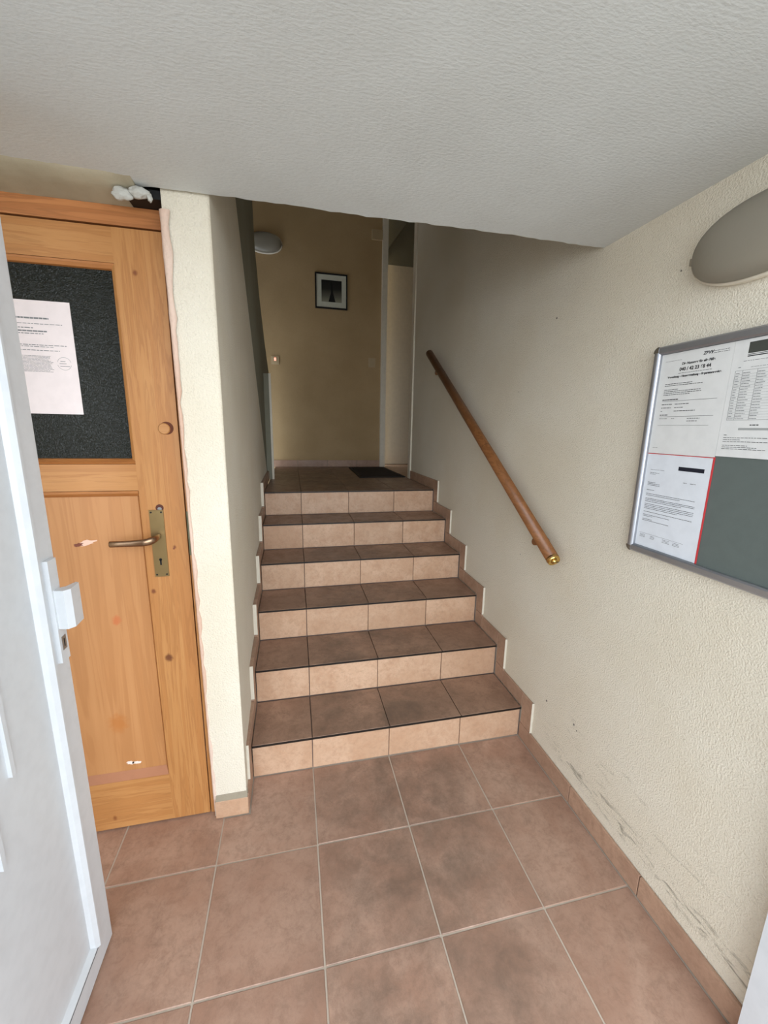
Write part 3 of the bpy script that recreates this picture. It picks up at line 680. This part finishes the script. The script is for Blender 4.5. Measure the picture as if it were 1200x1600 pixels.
ink_x('shaded_row', [(-.86, -.734, 1.437, .005)], simple('grey_shading', srgb(160, 162, 160), .8), s2)
ink_x('printed_bar', [(-.673, -.602, 1.332, .0105)], m_blue, s3)
L = []
L += line(-.516, -.56, 1.322, .0008, rnd) + line(-.516, -.546, 1.313, .001, rnd) + line(-.516, -.534, 1.309, .001, rnd) + line(-.622, -.632, 1.296, .0012, rnd) + line(-.641, -.657, 1.296, .0012, rnd)
for z, e in ((1.285, .538), (1.281, .553), (1.277, .553), (1.263, .538), (1.252, .662), (1.2475, .62), (1.238, .664), (1.234, .664), (1.2295, .63), (1.222, .664), (1.2175, .664), (1.213, .664), (1.2085, .62), (1.199, .665), (1.190, .60), (1.186, .545), (1.177, .545), (1.173, .60)):
    L += line(-.513, -e, z, .0011, rnd, .0008)
L += [(-.65, -.51, 1.1345, .0004)]
for z in (1.130, 1.1265, 1.123):
    for a, b in ((.512, .53), (.548, .562), (.588, .61), (.62, .64)): L += line(-a, -b, z, .0008, rnd, .0008)
ink_x('printed_text', L, m_ink, s3)

# ---------------------------------------------------------------- landing things
pf = thing('picture_frame', 'small black framed black and white photograph on the back wall', 'picture', (0.39, YB, 2.64))
yw = YB-0.018; fx0, fx1, fz0, fz1 = 0.223, 0.558, 2.645, 2.985; w = 0.014
box('frame_bar', (fx0, yw, fz0), (fx1, YB, fz0+w), m_black, pf, bevel=0.002); box('frame_bar', (fx0, yw, fz1-w), (fx1, YB, fz1), m_black, pf, bevel=0.002)
box('frame_bar', (fx0, yw, fz0+w), (fx0+w, YB, fz1-w), m_black, pf, bevel=0.002); box('frame_bar', (fx1-w, yw, fz0+w), (fx1, YB, fz1-w), m_black, pf, bevel=0.002)
box('passepartout', (fx0+w, yw+.006, fz0+w), (fx1-w, yw+.009, fz1-w), simple('pale_passepartout', srgb(206, 206, 190), .8), pf)
ph = box('photograph', (0.288, yw+.005, 2.711), (0.498, yw+.006, 2.92), m_photo, pf)
prism('dark_figure', [(0.360, 2.712), (0.432, 2.712), (0.418, 2.765), (0.408, 2.80), (0.404, 2.86), (0.398, 2.895), (0.388, 2.905), (0.378, 2.895), (0.384, 2.86), (0.386, 2.80), (0.374, 2.765)], 1, yw+.0042, yw+.005, m_black, ph)
# switch with a red pilot light, socket, box, hook
sw = thing('light_switch', 'small switch with glowing red pilot light, left on the back wall', 'switch', (-0.205, YB, 2.07))
box('switch_plate', (-0.245, YB-.010, 2.065), (-0.165, YB, 2.145), m_switch, sw, bevel=0.003); box('rocker', (-0.230, YB-.014, 2.080), (-0.180, YB-.009, 2.130), m_switch, sw, bevel=0.002)
box('pilot_light', (-0.212, YB-.0155, 2.100), (-0.194, YB-.0138, 2.130), m_led, sw)
so = thing('light_switch', 'ivory double switch on the back wall beside the doorway post', 'switch', (0.83, YB, 2.08))
box('switch_plate', (0.793, YB-.010, 2.085), (0.868, YB, 2.18), m_switch, so, bevel=0.003); box('rocker', (0.806, YB-.014, 2.136), (0.856, YB-.009, 2.170), m_switch, so, bevel=0.002); box('rocker', (0.806, YB-.014, 2.096), (0.856, YB-.009, 2.132), m_switch, so, bevel=0.002)
bx = tag(box('junction_box', (0.815, YB-.035, 3.345), (0.925, YB, 3.435), m_switch, bevel=0.006), 'small cream box high on the back wall by the doorway post', 'box')
# doormat
dm = thing('doormat', 'dark ribbed doormat with black border on the upper landing', 'doormat', (0.76, 2.45, ZL+.001))
def quadprism(name, pts, z0, z1, mat, parent): return prism(name, pts, 2, z0, z1, mat, parent)
mo = [(0.528, 2.05), (0.952, 2.06), (0.948, 2.97), (0.552, 2.97)]
cx, cy = sum(p[0] for p in mo)/4, sum(p[1] for p in mo)/4
inn = [(cx+(p[0]-cx)*.86, cy+(p[1]-cy)*.93) for p in mo]
quadprism('rubber_border', mo, ZL+.0008, ZL+.008, m_rubber, dm); quadprism('pile', inn, ZL+.0078, ZL+.013, m_mat, dm)
